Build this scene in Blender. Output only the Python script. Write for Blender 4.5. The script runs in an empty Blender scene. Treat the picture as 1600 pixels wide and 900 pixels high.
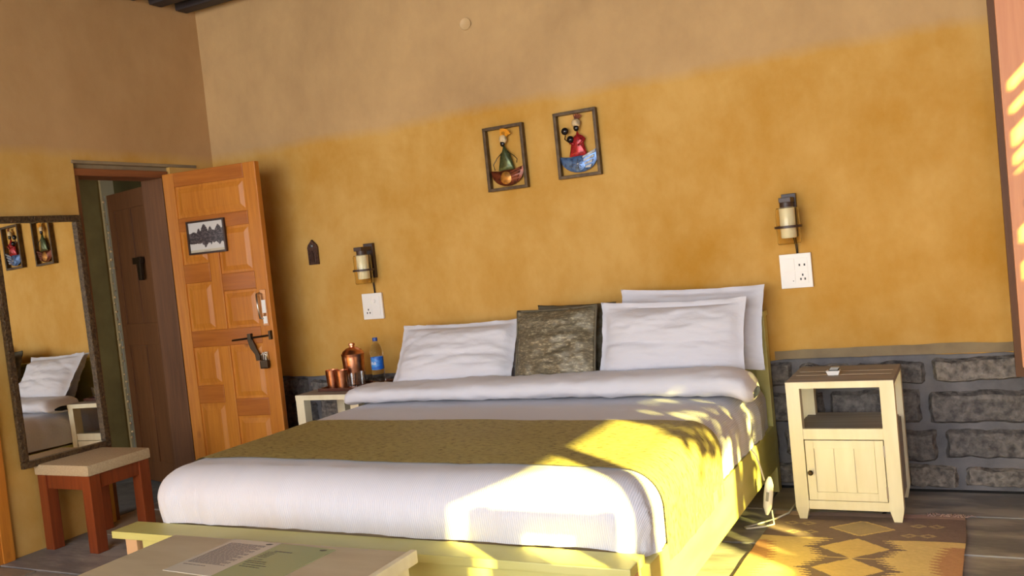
import bpy, bmesh, math, random
from math import sin, cos, pi, radians, hypot, sqrt
from mathutils import Matrix, Vector, noise

random.seed(7)
scene = bpy.context.scene
COL = scene.collection

# ------------------------------------------------------------------ camera
# metres; origin on the floor below the camera, +y towards the wall behind the bed
YAW, PITCH, ROLL, FPX, CAMZ = radians(27.25), radians(-2.493), radians(5.875), 1422.8, 1.35
fw = Vector((-sin(YAW) * cos(PITCH), cos(YAW) * cos(PITCH), sin(PITCH)))
r0 = Vector((cos(YAW), sin(YAW), 0))
u0 = r0.cross(fw)
right = cos(ROLL) * r0 - sin(ROLL) * u0
up = cos(ROLL) * u0 + sin(ROLL) * r0
cd = bpy.data.cameras.new('camera')
cam = bpy.data.objects.new('camera', cd)
COL.objects.link(cam)
cd.sensor_fit = 'HORIZONTAL'
cd.sensor_width = 36.0
cd.lens = 36.0 * FPX / 1600.0
cd.clip_start = 0.02
rot = Matrix((right, up, -fw)).transposed()
cam.matrix_world = Matrix.Translation((0, 0, CAMZ)) @ rot.to_4x4()
scene.camera = cam

# ------------------------------------------------------------------ light
SUN_AZ = Vector((0.79, -0.613))          # towards the sun, horizontal
SUN_TAN = 0.306                          # low morning sun
w = bpy.data.worlds.new('sky')
scene.world = w
w.use_nodes = True
bg = w.node_tree.nodes['Background']
bg.inputs[0].default_value = (0.72, 0.85, 1.0, 1)
bg.inputs[1].default_value = 1.2
sd = bpy.data.lights.new('sun', 'SUN')
sd.energy = 30.0
sd.angle = radians(0.53)
sd.color = (1.0, 0.85, 0.20)
sun = bpy.data.objects.new('sun', sd)
COL.objects.link(sun)
sun.rotation_euler = Vector((SUN_AZ.x, SUN_AZ.y, SUN_TAN)).to_track_quat('Z', 'Y').to_euler()
sun.location = (6, -5, 5)


def area(name, loc, aim, sx, sy, watts, col):
    d = bpy.data.lights.new(name, 'AREA')
    d.shape = 'RECTANGLE'
    d.size, d.size_y, d.energy, d.color = sx, sy, watts, col
    o = bpy.data.objects.new(name, d)
    COL.objects.link(o)
    o.location = loc
    o.rotation_euler = (Vector(loc) - Vector(aim)).to_track_quat('Z', 'Y').to_euler()
    return o


# added fill lamps standing in for daylight at the veranda, passage and side window
area('veranda_fill_lamp', (-1.5, -2.3, 1.75), (-1.5, 4, 1.0), 4.4, 2.3, 165, (0.96, 0.97, 1.0))
area('passage_fill_lamp', (-5.2, 2.35, 1.3), (-5.2, 5, 1.3), .7, 1.9, 9, (1.0, 0.95, 0.85))
area('window_fill_lamp', (2.12, 0.95, 1.45), (-2, 0.95, 1.2), 2.4, 0.9, 24, (0.92, 0.96, 1.0))
scene.view_settings.view_transform = 'Standard'
scene.view_settings.look = 'None'
scene.view_settings.gamma = 1.0
scene.view_settings.use_curve_mapping = False
scene.view_settings.exposure = 0.75

# ------------------------------------------------------------------ room dimensions
XL, XR, YB, YF, ZC = -4.58, 2.0, 4.655, -2.2, 3.12
STONE_Z, PAINT_Z = 0.652, 2.155


# ------------------------------------------------------------------ materials
def lin(c):
    return tuple(x / 12.92 if x <= 0.04045 else ((x + 0.055) / 1.055) ** 2.4 for x in [v / 255.0 for v in c]) + (1,)


MATS = {}


def new_mat(name):
    m = bpy.data.materials.new(name)
    m.use_nodes = True
    MATS[name] = m
    nt = m.node_tree
    return m, nt, nt.nodes['Principled BSDF']


def ramp(nt, fac, stops):
    r = nt.nodes.new('ShaderNodeValToRGB')
    el = r.color_ramp.elements
    while len(el) < len(stops):
        el.new(0.5)
    for e, (p, c) in zip(el, stops):
        e.position, e.color = p, c
    nt.links.new(fac, r.inputs[0])
    return r.outputs[0]


def coords(nt, scale=(1, 1, 1), kind='Object', rot=(0, 0, 0)):
    tc = nt.nodes.new('ShaderNodeTexCoord')
    mp = nt.nodes.new('ShaderNodeMapping')
    mp.inputs['Scale'].default_value = scale
    mp.inputs['Rotation'].default_value = rot
    nt.links.new(tc.outputs[kind], mp.inputs[0])
    return mp.outputs[0]


def noise_tex(nt, vec, scale, detail=4, rough=0.55, dist=0.0):
    n = nt.nodes.new('ShaderNodeTexNoise')
    n.inputs['Scale'].default_value = scale
    n.inputs['Detail'].default_value = detail
    n.inputs['Roughness'].default_value = rough
    n.inputs['Distortion'].default_value = dist
    nt.links.new(vec, n.inputs['Vector'])
    return n.outputs['Fac']


def bump(nt, bsdf, fac, strength, dist=0.01):
    b = nt.nodes.new('ShaderNodeBump')
    b.inputs['Strength'].default_value = strength
    b.inputs['Distance'].default_value = dist
    nt.links.new(fac, b.inputs['Height'])
    nt.links.new(b.outputs[0], bsdf.inputs['Normal'])


def mat(name, c, rough=0.6, metal=0.0, c2=None, scale=(1, 1, 1), ns=8, detail=4, lo=0.35, hi=0.65, bmp=0.0, bd=0.01,
        trans=0.0, ior=1.45, spec=None, kind='Object'):
    m, nt, b = new_mat(name)
    b.inputs['Base Color'].default_value = lin(c)
    b.inputs['Roughness'].default_value = rough
    b.inputs['Metallic'].default_value = metal
    b.inputs['Transmission Weight'].default_value = trans
    b.inputs['IOR'].default_value = ior
    if spec is not None:
        b.inputs['Specular IOR Level'].default_value = spec
    if c2 or bmp:
        f = noise_tex(nt, coords(nt, scale, kind), ns, detail)
        if c2:
            nt.links.new(ramp(nt, f, [(lo, lin(c)), (hi, lin(c2))]), b.inputs['Base Color'])
        if bmp:
            bump(nt, b, f, bmp, bd)
    return m


def wood(name, c, c2, axis='z', rough=0.5, fine=60, knots=None):
    sc = {'x': (0.06, 1, 1), 'y': (1, 0.06, 1), 'z': (1, 1, 0.06)}[axis]
    m, nt, b = new_mat(name)
    f = noise_tex(nt, coords(nt, sc), fine, 6, 0.65, 0.4)
    g = noise_tex(nt, coords(nt, tuple(v * 0.8 + 0.1 for v in sc)), fine * 0.12, 2)
    mx = nt.nodes.new('ShaderNodeMath')
    mx.operation = 'MULTIPLY_ADD'
    mx.inputs[1].default_value = 0.6
    nt.links.new(f, mx.inputs[0])
    ml = nt.nodes.new('ShaderNodeMath')
    ml.operation = 'MULTIPLY'
    ml.inputs[1].default_value = 0.4
    nt.links.new(g, ml.inputs[0])
    nt.links.new(ml.outputs[0], mx.inputs[2])
    col = ramp(nt, mx.outputs[0], [(0.3, lin(c)), (0.68, lin(c2))])
    if knots:
        v = nt.nodes.new('ShaderNodeTexVoronoi')
        v.inputs['Scale'].default_value = 5.0
        nt.links.new(coords(nt, {'x': (0.6, 1, 1), 'y': (1, 0.6, 1), 'z': (1, 1, 0.6)}[axis]), v.inputs['Vector'])
        k = ramp(nt, v.outputs['Distance'], [(0.05, (0, 0, 0, 1)), (0.14, (1, 1, 1, 1))])
        mm = nt.nodes.new('ShaderNodeMix')
        mm.data_type = 'RGBA'
        nt.links.new(k, mm.inputs['Factor'])
        mm.inputs['A'].default_value = lin(knots)
        nt.links.new(col, mm.inputs['B'])
        col = mm.outputs['Result']
    nt.links.new(col, b.inputs['Base Color'])
    b.inputs['Roughness'].default_value = rough
    bump(nt, b, f, 0.12, 0.003)
    return m


def plaster_mat(name, low, low2, high, high2):
    """two coats of limewash meeting at PAINT_Z, cloudy brushwork in both"""
    m, nt, b = new_mat(name)
    tc = nt.nodes.new('ShaderNodeTexCoord')
    sep = nt.nodes.new('ShaderNodeSeparateXYZ')
    geo = nt.nodes.new('ShaderNodeNewGeometry')
    nt.links.new(geo.outputs['Position'], sep.inputs[0])
    n1 = noise_tex(nt, coords(nt, (1, 1, 1)), 1.1, 5, 0.6, 0.6)
    n2 = noise_tex(nt, coords(nt, (1, 1, 0.7)), 3.5, 5, 0.65)
    n3 = noise_tex(nt, coords(nt, (1, 1, 1)), 45, 4, 0.7)
    add = nt.nodes.new('ShaderNodeMath')
    add.operation = 'MULTIPLY_ADD'
    add.inputs[1].default_value = 0.5
    nt.links.new(n1, add.inputs[0])
    h2 = nt.nodes.new('ShaderNodeMath')
    h2.operation = 'MULTIPLY'
    h2.inputs[1].default_value = 0.5
    nt.links.new(n2, h2.inputs[0])
    nt.links.new(h2.outputs[0], add.inputs[2])
    lowc = ramp(nt, add.outputs[0], [(0.36, lin(low2)), (0.6, lin(low))])
    highc = ramp(nt, add.outputs[0], [(0.36, lin(high2)), (0.62, lin(high))])
    edge = nt.nodes.new('ShaderNodeMath')
    edge.operation = 'MULTIPLY_ADD'
    edge.inputs[1].default_value = 0.09
    edge.inputs[2].default_value = -0.045
    nt.links.new(n2, edge.inputs[0])
    zz = nt.nodes.new('ShaderNodeMath')
    zz.operation = 'ADD'
    nt.links.new(sep.outputs['Z'], zz.inputs[0])
    nt.links.new(edge.outputs[0], zz.inputs[1])
    mr = nt.nodes.new('ShaderNodeMapRange')
    mr.inputs['From Min'].default_value = PAINT_Z - 0.035
    mr.inputs['From Max'].default_value = PAINT_Z + 0.035
    nt.links.new(zz.outputs[0], mr.inputs['Value'])
    mx = nt.nodes.new('ShaderNodeMix')
    mx.data_type = 'RGBA'
    nt.links.new(mr.outputs[0], mx.inputs['Factor'])
    nt.links.new(lowc, mx.inputs['A'])
    nt.links.new(highc, mx.inputs['B'])
    nt.links.new(mx.outputs['Result'], b.inputs['Base Color'])
    b.inputs['Roughness'].default_value = 0.85
    b.inputs['Specular IOR Level'].default_value = 0.2
    bump(nt, b, n3, 0.18, 0.004)
    return m


plaster = plaster_mat('ochre_plaster', (208, 164, 90), (188, 136, 50), (200, 164, 114), (178, 144, 100))
plaster_l = plaster_mat('yellow_plaster', (206, 166, 96), (186, 140, 62), (192, 154, 106), (174, 136, 90))
grey_plaster = mat('grey_plaster', (150, 132, 100), 0.9, c2=(128, 110, 84), ns=6, bmp=0.2)
mortar = mat('mortar', (98, 96, 98), 0.95, c2=(124, 120, 120), ns=7, detail=6, bmp=0.5, bd=0.02)
stone_a = mat('stone', (92, 86, 82), 0.95, c2=(160, 150, 139), ns=30, detail=9, lo=0.34, hi=0.68, bmp=1.0, bd=0.03)
stone_b = mat('stone_dark', (82, 78, 77), 0.95, c2=(138, 131, 125), ns=28, detail=9, lo=0.34, hi=0.68, bmp=1.0, bd=0.03)
slate = mat('slate', (122, 120, 120), 0.5, c2=(164, 158, 152), scale=(0.5, 1.6, 1), ns=6, detail=9, lo=.42, hi=.6, bmp=0.45, bd=0.015)
slate_b = mat('slate_brown', (134, 124, 112), 0.55, c2=(166, 150, 128), scale=(0.5, 1.6, 1), ns=5, detail=8, bmp=0.45, bd=0.015)
grout = mat('grout', (82, 80, 78), 0.95, c2=(100, 96, 92), ns=12, bmp=0.3)
ceil_m = mat('ceiling_boards', (206, 180, 134), 0.8, c2=(190, 162, 116), ns=8)
beam_m = mat('beam_black', (40, 34, 36), 0.6, c2=(56, 48, 48), scale=(0.1, 1, 1), ns=30)
pine = wood('pine', (168, 94, 26), (208, 134, 48), 'z', 0.4, 55, (112, 58, 18))
pine_x = wood('pine_rail', (146, 78, 24), (186, 110, 40), 'x', 0.4, 55)
brown_wood = wood('brown_wood', (82, 50, 28), (116, 74, 42), 'z', 0.5, 50)
frame_wood = wood('frame_wood', (112, 62, 34), (146, 88, 50), 'y', 0.5, 50)
stool_wood = wood('stool_wood', (98, 40, 18), (140, 66, 30), 'z', 0.35, 50)
shutter_w = wood('shutter_wood', (214, 140, 96), (232, 164, 116), 'z', 0.5, 40, (92, 44, 30))
dark_frame = wood('dark_frame', (86, 52, 20), (108, 68, 28), 'z', 0.6, 40)
cream = mat('cream_paint', (224, 212, 178), 0.5, c2=(236, 226, 196), scale=(1, 1, 0.15), ns=14, detail=6, bmp=0.08)
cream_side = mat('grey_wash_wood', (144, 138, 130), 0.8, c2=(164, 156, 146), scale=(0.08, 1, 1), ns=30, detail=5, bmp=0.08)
sage = mat('sage_paint', (188, 180, 106), 0.45, c2=(198, 192, 122), scale=(0.2, 0.2, 1), ns=12, detail=6, bmp=0.06)
ctable_m = mat('table_paint', (182, 168, 138), 0.4, c2=(196, 184, 156), scale=(0.2, 1, 1), ns=10, detail=5)
black_wood = wood('black_wood', (46, 30, 24), (66, 44, 34), 'z', 0.45, 50)
mirror_frame_m = mat('mirror_frame', (58, 42, 28), 0.4, 0.4, c2=(98, 78, 52), ns=90, detail=3, bmp=0.9, bd=0.01)
mirror_m = mat('mirror_glass', (236, 236, 232), 0.0, 1.0)
seat_fab = mat('seat_fabric', (176, 152, 116), 0.9, c2=(192, 168, 130), ns=120, bmp=0.2)
white_pl = mat('white_plastic', (240, 236, 230), 0.35)
dark_pl = mat('dark_slot', (36, 32, 32), 0.5)
grey_pl = mat('grey_plastic', (150, 148, 140), 0.4)
steel = mat('steel', (190, 182, 170), 0.28, 1.0)
dark_steel = mat('dark_steel', (70, 58, 46), 0.4, 0.9)
brass_plate = mat('bronze_plate', (160, 112, 74), 0.35, 0.85)
copper = mat('copper', (224, 158, 120), 0.28, 1.0, c2=(190, 122, 88), ns=30)
glass = mat('clear_glass', (250, 250, 248), 0.02, trans=1.0, ior=1.45)
amber_glass = mat('amber_glass', (253, 247, 226), 0.03, trans=1.0, ior=1.25)
pet = mat('bottle_plastic', (246, 250, 252), 0.03, trans=1.0, ior=1.12)
frost = mat('frosted_tube', (244, 240, 226), 0.35)
blue_lab = mat('blue_label', (30, 92, 190), 0.35, c2=(70, 150, 222), scale=(1, 1, 3), ns=14, lo=0.45, hi=0.6)
blue_cap = mat('blue_cap', (50, 78, 150), 0.4)
tray_m = mat('dark_tray', (92, 48, 34), 0.4, c2=(70, 36, 26), ns=20)
frame_iron = mat('frame_iron', (98, 82, 62), 0.45, 0.6, c2=(74, 60, 46), ns=30)
carved = mat('carved_wood', (92, 62, 48), 0.6, c2=(58, 36, 26), ns=80, bmp=0.6)
paper_w = mat('paper', (204, 198, 182), 0.25)
paper_g = mat('green_paper', (158, 170, 128), 0.25)
ink = mat('ink', (104, 98, 100), 0.4)
ink_d = mat('ink_dark', (56, 58, 56), 0.4)
cord_w = mat('white_cord', (232, 226, 214), 0.4)
olive_wall = mat('olive_wall', (128, 108, 58), 0.9, c2=(112, 92, 46), ns=4)
beige_wall = mat('beige_wall', (176, 158, 120), 0.9)
leaf_m = mat('leaf', (70, 104, 44), 0.6, c2=(96, 128, 56), ns=3)
bark_m = mat('bark', (84, 66, 48), 0.9)
for nm, c in dict(rug_brown=(126, 108, 104), rug_mauve=(164, 140, 134), rug_tan=(204, 176, 124), rug_gold=(208, 182, 132), rug_red=(180, 138, 108), rug_grey=(166, 146, 118)).items():
    mm_ = tuple(min(255, int(v * 1.1)) for v in c)
    mat(nm, c, 0.95, c2=mm_, scale=(1, 6, 1), ns=60, bmp=0.4, bd=0.004, spec=0.1)
for nm, c in dict(photo_white=(206, 200, 194), photo_dark=(62, 54, 56), photo_mid=(96, 86, 86), photo_caption=(196, 184, 160)).items():
    mat(nm, c, 0.35)
for nm, c, r, mt in (('paint_orange', (226, 150, 30), .3, .2), ('paint_black', (26, 22, 24), .12, .0), ('paint_green', (84, 92, 56), .3, .5),
                     ('paint_rust', (116, 58, 34), .3, .5), ('paint_red', (176, 40, 42), .25, .3), ('paint_blue', (92, 122, 168), .3, .4),
                     ('paint_cream', (214, 186, 140), .4, .0), ('paint_silver', (168, 170, 172), .3, .6), ('paint_gold', (190, 130, 54), .35, .5)):
    mat(nm, c, r, mt, c2=tuple(int(v * .72) for v in c), ns=40, lo=.45, hi=.62)


def sheet_mat(name, c, c2, ribs, strength):
    """woven white cotton; ribs run along the cloth's own length"""
    m, nt, b = new_mat(name)
    b.inputs['Base Color'].default_value = lin(c)
    b.inputs['Roughness'].default_value = 0.8
    b.inputs['Specular IOR Level'].default_value = 0.2
    b.inputs['Sheen Weight'].default_value = 0.15
    tc = nt.nodes.new('ShaderNodeTexCoord')
    if ribs:
        wv = nt.nodes.new('ShaderNodeTexWave')
        wv.bands_direction = 'X'
        wv.inputs['Scale'].default_value = ribs
        wv.inputs['Distortion'].default_value = 0.4
        nt.links.new(tc.outputs['UV'], wv.inputs['Vector'])
        nt.links.new(ramp(nt, wv.outputs['Fac'], [(0.2, lin(c2)), (0.8, lin(c))]), b.inputs['Base Color'])
        bump(nt, b, wv.outputs['Fac'], strength, 0.003)
    else:
        f = noise_tex(nt, coords(nt, (1, 1, 1.6)), 9, 5, 0.5, 0.8)
        bump(nt, b, f, strength, 0.02)
    return m


sheet = sheet_mat('striped_sheet', (212, 211, 218), (198, 197, 206), 38.0, 0.3)
sheet_p = sheet_mat('plain_sheet', (212, 211, 218), (220, 216, 220), 0, 0.25)


def fleck_mat(name, base, fleck, scale, size, lo, hi, rough=0.8, metal=0.0, kind='UV', base2=None):
    m, nt, b = new_mat(name)
    f = noise_tex(nt, coords(nt, scale, kind), size, 6, 0.7)
    stops = [(lo, lin(fleck)), (hi, lin(base))]
    if base2:
        stops.append((min(1, hi + 0.12), lin(base2)))
    nt.links.new(ramp(nt, f, stops), b.inputs['Base Color'])
    b.inputs['Roughness'].default_value = rough
    b.inputs['Metallic'].default_value = metal
    bump(nt, b, f, 0.25, 0.003)
    return m


runner_m = fleck_mat('runner_fabric', (160, 148, 90), (88, 76, 38), (1, 2.6, 1), 30, 0.36, 0.46, 0.6, 0, 'UV', (172, 160, 100))
cushion_m = fleck_mat('cushion_fabric', (122, 112, 90), (98, 90, 72), (1.5, 1, 4.0), 26, 0.42, 0.54, 0.5, 0.25, 'Object', (176, 166, 136))
cushion_d = mat('cushion_back_fabric', (104, 96, 76), 0.6, c2=(86, 78, 62), ns=20)


# ------------------------------------------------------------------ mesh building
class MB:
    def __init__(self):
        self.bm = bmesh.new()
        self.mats = None

    def _new(self, n0):
        self.bm.verts.ensure_lookup_table()
        return self.bm.verts[n0:]

    def box(self, x0, x1, y0, y1, z0, z1, bev=0.0):
        bm = self.bm
        v = [bm.verts.new((x, y, z)) for z in (z0, z1) for y in (y0, y1) for x in (x0, x1)]
        fs = [bm.faces.new([v[i] for i in q]) for q in ((0, 2, 3, 1), (4, 5, 7, 6), (0, 1, 5, 4), (2, 6, 7, 3), (1, 3, 7, 5), (0, 4, 6, 2))]
        if bev:
            ed = list({e for f in fs for e in f.edges})
            bmesh.ops.bevel(bm, geom=ed, offset=bev, segments=2, affect='EDGES', profile=0.7)
        return self

    def hexa(self, bot, top):
        bm = self.bm
        b = [bm.verts.new(p) for p in bot]
        t = [bm.verts.new(p) for p in top]
        n = len(b)
        bm.faces.new(b[::-1])
        bm.faces.new(t)
        for i in range(n):
            bm.faces.new([b[i], b[(i + 1) % n], t[(i + 1) % n], t[i]])
        return self

    def prism(self, poly, axis, a0, a1):
        def P(u, v, a):
            return {'x': (a, u, v), 'y': (u, a, v), 'z': (u, v, a)}[axis]
        return self.hexa([P(u, v, a0) for u, v in poly], [P(u, v, a1) for u, v in poly])

    def lathe(self, prof, c=(0, 0, 0), seg=24, cap=True):
        bm = self.bm
        rings = []
        for r, z in prof:
            rings.append([bm.verts.new((c[0] + r * cos(2 * pi * i / seg), c[1] + r * sin(2 * pi * i / seg), c[2] + z)) for i in range(seg)])
        for a, b in zip(rings, rings[1:]):
            for i in range(seg):
                bm.faces.new([a[i], a[(i + 1) % seg], b[(i + 1) % seg], b[i]])
        if cap:
            bm.faces.new(rings[0][::-1])
            bm.faces.new(rings[-1])
        return self

    def tube(self, pts, r, seg=8):
        bm = self.bm
        pts = [Vector(p) for p in pts]
        rings = []
        prev = None
        for i, p in enumerate(pts):
            d = (pts[min(i + 1, len(pts) - 1)] - pts[max(i - 1, 0)]).normalized()
            ref = prev if prev is not None else (Vector((0, 0, 1)) if abs(d.z) < 0.9 else Vector((1, 0, 0)))
            a = d.cross(ref)
            if a.length < 1e-4:
                a = d.cross(Vector((0, 1, 0.1)))
            a.normalize()
            b = a.cross(d).normalized()
            prev = b
            rr = r[i] if isinstance(r, (list, tuple)) else r
            rings.append([bm.verts.new(p + rr * (cos(2 * pi * k / seg) * a + sin(2 * pi * k / seg) * b)) for k in range(seg)])
        for a, b in zip(rings, rings[1:]):
            for k in range(seg):
                bm.faces.new([a[k], a[(k + 1) % seg], b[(k + 1) % seg], b[k]])
        bm.faces.new(rings[0])
        bm.faces.new(rings[-1][::-1])
        return self

    def ball(self, c, r, sq=(1, 1, 1), seg=16, rings=10):
        bm = self.bm
        M = Matrix.Translation(c) @ Matrix.Diagonal((r * sq[0], r * sq[1], r * sq[2], 1))
        bmesh.ops.create_uvsphere(bm, u_segments=seg, v_segments=rings, radius=1.0, matrix=M)
        return self

    def grid(self, fn, nu, nv, uv=None, matfn=None):
        bm = self.bm
        vs = [[bm.verts.new(fn(i / nu, j / nv)) for j in range(nv + 1)] for i in range(nu + 1)]
        lay = bm.loops.layers.uv.verify() if uv else None
        for i in range(nu):
            for j in range(nv):
                f = bm.faces.new([vs[i][j], vs[i + 1][j], vs[i + 1][j + 1], vs[i][j + 1]])
                if lay:
                    for lp, (a, b) in zip(f.loops, ((i, j), (i + 1, j), (i + 1, j + 1), (i, j + 1))):
                        lp[lay].uv = uv(a / nu, b / nv)
                if matfn:
                    f.material_index = matfn((i + .5) / nu, (j + .5) / nv)
        return self

    def mesh(self, name, material, M=None, smooth=None):
        bm = self.bm
        bmesh.ops.recalc_face_normals(bm, faces=bm.faces)
        if M is not None:
            bmesh.ops.transform(bm, matrix=M, verts=bm.verts)
        me = bpy.data.meshes.new(name)
        bm.to_mesh(me)
        bm.free()
        for m_ in (material if isinstance(material, (list, tuple)) else [material]):
            me.materials.append(m_)
        if smooth:
            me.polygons.foreach_set('use_smooth', [True] * len(me.polygons))
            if smooth is not True:
                me.set_sharp_from_angle(angle=radians(smooth))
        return me


WM = {}      # world matrices of things, kept here because the depsgraph is not updated while the script runs


def props(o, label=None, cat=None, group=None, kind=None):
    for k, v in (('label', label), ('category', cat), ('group', group), ('kind', kind)):
        if v:
            o[k] = v
    return o


def thing(name, loc, label, cat, rotz=0.0, group=None, rotm=None):
    o = bpy.data.objects.new(name, None)
    o.empty_display_size = 0.1
    COL.objects.link(o)
    M = Matrix.Translation(loc) @ (rotm.to_4x4() if rotm else Matrix.Rotation(rotz, 4, 'Z'))
    o.matrix_world = M
    WM[o] = M
    return props(o, label, cat, group)


def part(name, mb, material, parent, local=False, smooth=None, label=None):
    """a mesh under its thing; world coordinates unless local"""
    M = None if local else WM[parent].inverted()
    me = mb.mesh(name, material, M, smooth)
    o = bpy.data.objects.new(name, me)
    COL.objects.link(o)
    o.parent = parent
    WM[o] = WM[parent]
    if label:
        o['label'] = label
    return o


def single(name, mb, material, label=None, cat=None, group=None, kind=None, smooth=None, rotm=None, loc=None):
    """a top-level thing that is one mesh; its origin is put at the middle of its base"""
    if loc is None:
        vs = mb.bm.verts
        lo = [min(v.co[i] for v in vs) for i in range(3)]
        hi = [max(v.co[i] for v in vs) for i in range(3)]
        loc = ((lo[0] + hi[0]) / 2, (lo[1] + hi[1]) / 2, lo[2])
        M = Matrix.Translation([-v for v in loc])
    else:
        M = None
    me = mb.mesh(name, material, M, smooth)
    o = bpy.data.objects.new(name, me)
    COL.objects.link(o)
    W_ = Matrix.Translation(loc) @ (rotm.to_4x4() if rotm else Matrix.Identity(4))
    o.matrix_world = W_
    WM[o] = W_
    return props(o, label, cat, group, kind)


def struct(name, mb, material, label=None, smooth=None):
    return single(name, mb, material, label, None, None, 'structure', smooth)


def dup(o, M, label=None):
    def rec(src, parent):
        c = src.copy()
        COL.objects.link(c)
        c.parent = parent
        for ch in [x for x in COL.objects if x.parent == src]:
            rec(ch, c)
        return c
    c = rec(o, None)
    c.matrix_world = M
    WM[c] = M
    if label:
        c['label'] = label
    return c


def fbm(x, y, z=0.0):
    return noise.fractal((x, y, z), 1.0, 2.0, 4)


# ================================================================== THE ROOM
# ---- floor: slate flags over grout
fl = struct('floor', MB().box(-6.9, XR + .2, YF - 1.2, YB + 0.9, -0.12, -0.012), grout, 'dark slate flagstone floor')
rnd = random.Random(3)
ys = [YF - .2]
while ys[-1] < YB:
    ys.append(ys[-1] + rnd.uniform(.34, .56))
ys[-1] = YB
for r_i, (ya, yb) in enumerate(zip(ys, ys[1:])):
    x = XL - 0.1
    while x < XR:
        x2 = min(x + rnd.uniform(.4, .85), XR)
        if XR - x2 < .2:
            x2 = XR
        g = .006
        j = [rnd.uniform(-.012, .012) for _ in range(8)]
        q = [(x + g + j[0] * .4, ya + g + j[1] * .4), (x2 - g + j[2] * .4, ya + g + j[3] * .4), (x2 - g + j[4] * .4, yb - g + j[5] * .4), (x + g + j[6] * .4, yb - g + j[7] * .4)]
        cx, cy = (x + x2) / 2, (ya + yb) / 2
        s = MB().hexa([(a, b, -.03) for a, b in q], [(a + (cx - a) * .012, b + (cy - b) * .02, rnd.uniform(-.0015, 0)) for a, b in q])
        part('flagstone', s, slate_b if rnd.random() < .3 else slate, fl)
        x = x2

# ---- back wall: rubble stone dado, limewashed plaster above
wb = struct('wall_back', MB().box(XL - .2, XR + .2, YB + .035, YB + .3, 0, ZC + .2), mortar, 'ochre plaster wall over a dark rubble stone dado')
p = MB()


def plaster_front(u, v):
    x = XL + u * (XR - XL)
    z0 = STONE_Z + .012 * fbm(x * 2.2, 3.1) + .006 * fbm(x * 9, 1.0)
    z = z0 + (ZC + .1 - z0) * v
    return (x, YB - .004 * fbm(x * 1.4, z * 1.4, 5) - (.0 if v > 0 else -.012), z)


p.grid(plaster_front, 150, 60)
part('plaster', p, plaster, wb, smooth=True)
p = MB()     # unpainted render showing below the ochre coat
p.grid(lambda u, v: (-.95 + u * (XR + .95), YB - .005, STONE_Z + .004 + v * (.045 + .012 * fbm(u * 7, 2.2))), 60, 1)
part('bare_render_band', p, grey_plaster, wb)
rnd = random.Random(11)
rows = [(0.012, .125), (.14, .295), (.312, .49), (.507, .636)]
for z0, z1 in rows:
    x = XL + .02 - rnd.uniform(0, .1)
    while x < XR:
        ln = rnd.uniform(.24, .5)
        xa, xb = max(x + .011, XL + .01), min(x + ln - .011, XR - .01)
        if xb - xa > .06:
            sd_ = rnd.random() * 50
            dz0, dz1 = rnd.uniform(-.012, .012), rnd.uniform(-.014, .01)
            dep = rnd.uniform(.02, .038)
            s = MB()
            nu, nv = max(4, int((xb - xa) / .022)), 7

            def sf(u, v, xa=xa, xb=xb, sd_=sd_, dz0=dz0, dz1=dz1, dep=dep):
                ex = min(u, 1 - u) * (xb - xa)
                ez = min(v, 1 - v) * (z1 - z0)
                k = min(1, min(ex, ez) / .013)
                xx = xa + (xb - xa) * u + .012 * fbm(v * 3, sd_) * (1 if u in (0, 1) else .6)
                zz = z0 + max(dz0, -.008) + (z1 + dz1 - z0 - max(dz0, -.008)) * v + .012 * fbm(u * 4, sd_ + 9)
                return (xx, YB + .05 - (.02 + dep) * k - (.012 * fbm(xx * 11, zz * 11, sd_) + .008 * fbm(xx * 30, zz * 30, sd_)) * k, max(zz, .004))
            s.grid(sf, nu, nv)
            part('stone', s, stone_a if rnd.random() < .6 else stone_b, wb, smooth=40)
        x += ln

# ---- wall with the door opening (door, mirror); passage behind it
DO0, DO1, DOZ = 3.57, 4.215, 2.068     # opening along y, height
wl = struct('wall_left', MB().box(XL - .25, XL, YF - .2, DO0 - .0, 0, ZC + .1), plaster_l, 'yellow ochre plaster wall holding the door and the mirror')
part('plaster_over_door', MB().box(XL - .25, XL, DO0, YB + .04, 2.105, ZC + .1), plaster_l, wl)
part('plaster_pier', MB().box(XL - .25, XL, DO1 + .06, YB + .04, 0, 2.105), plaster_l, wl)
part('lintel', MB().box(XL - .25, XL - .03, DO0 - .02, YB, DOZ + .0, 2.11), grey_plaster, wl)
part('lintel_edge', MB().box(XL - .04, XL + .008, DO0 - .012, 4.5, 2.093, 2.112, .004), grey_plaster, wl)
# door frame
tr = struct('trim_1', MB().box(XL - .2, XL - .012, DO0 + .0, DO1 + .05, 2.025, DOZ, .006), frame_wood, 'brown wooden door frame')
part('frame_post', MB().box(XL - .2, XL - .012, DO0, DO0 + .035, 0, 2.025, .005), brown_wood, tr)
part('frame_post', MB().box(XL - .2, XL - .012, DO1 - .005, DO1 + .05, 0, 2.025, .005), brown_wood, tr)
# passage beyond the opening
wp = struct('wall_passage', MB().box(-5.85, -5.62, 2.4, 4.57, 0, 2.6), olive_wall, 'dim olive wall of the passage beyond the door')
part('pier_edge', MB().box(-5.85, -5.6, 4.57, 4.68, 0, 2.6), beige_wall, wp)
part('end_wall', MB().box(-5.85, XL - .25, 5.3, 5.45, 0, 2.6), olive_wall, wp)
part('far_wall', MB().box(-5.85, -5.75, 4.68, 5.3, 0, 2.6), olive_wall, wp)
struct('ceiling_passage', MB().box(-6.6, XL - .25, 2.2, 5.5, 2.22, 2.3), grey_plaster, 'grey ceiling of the passage')

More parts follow.
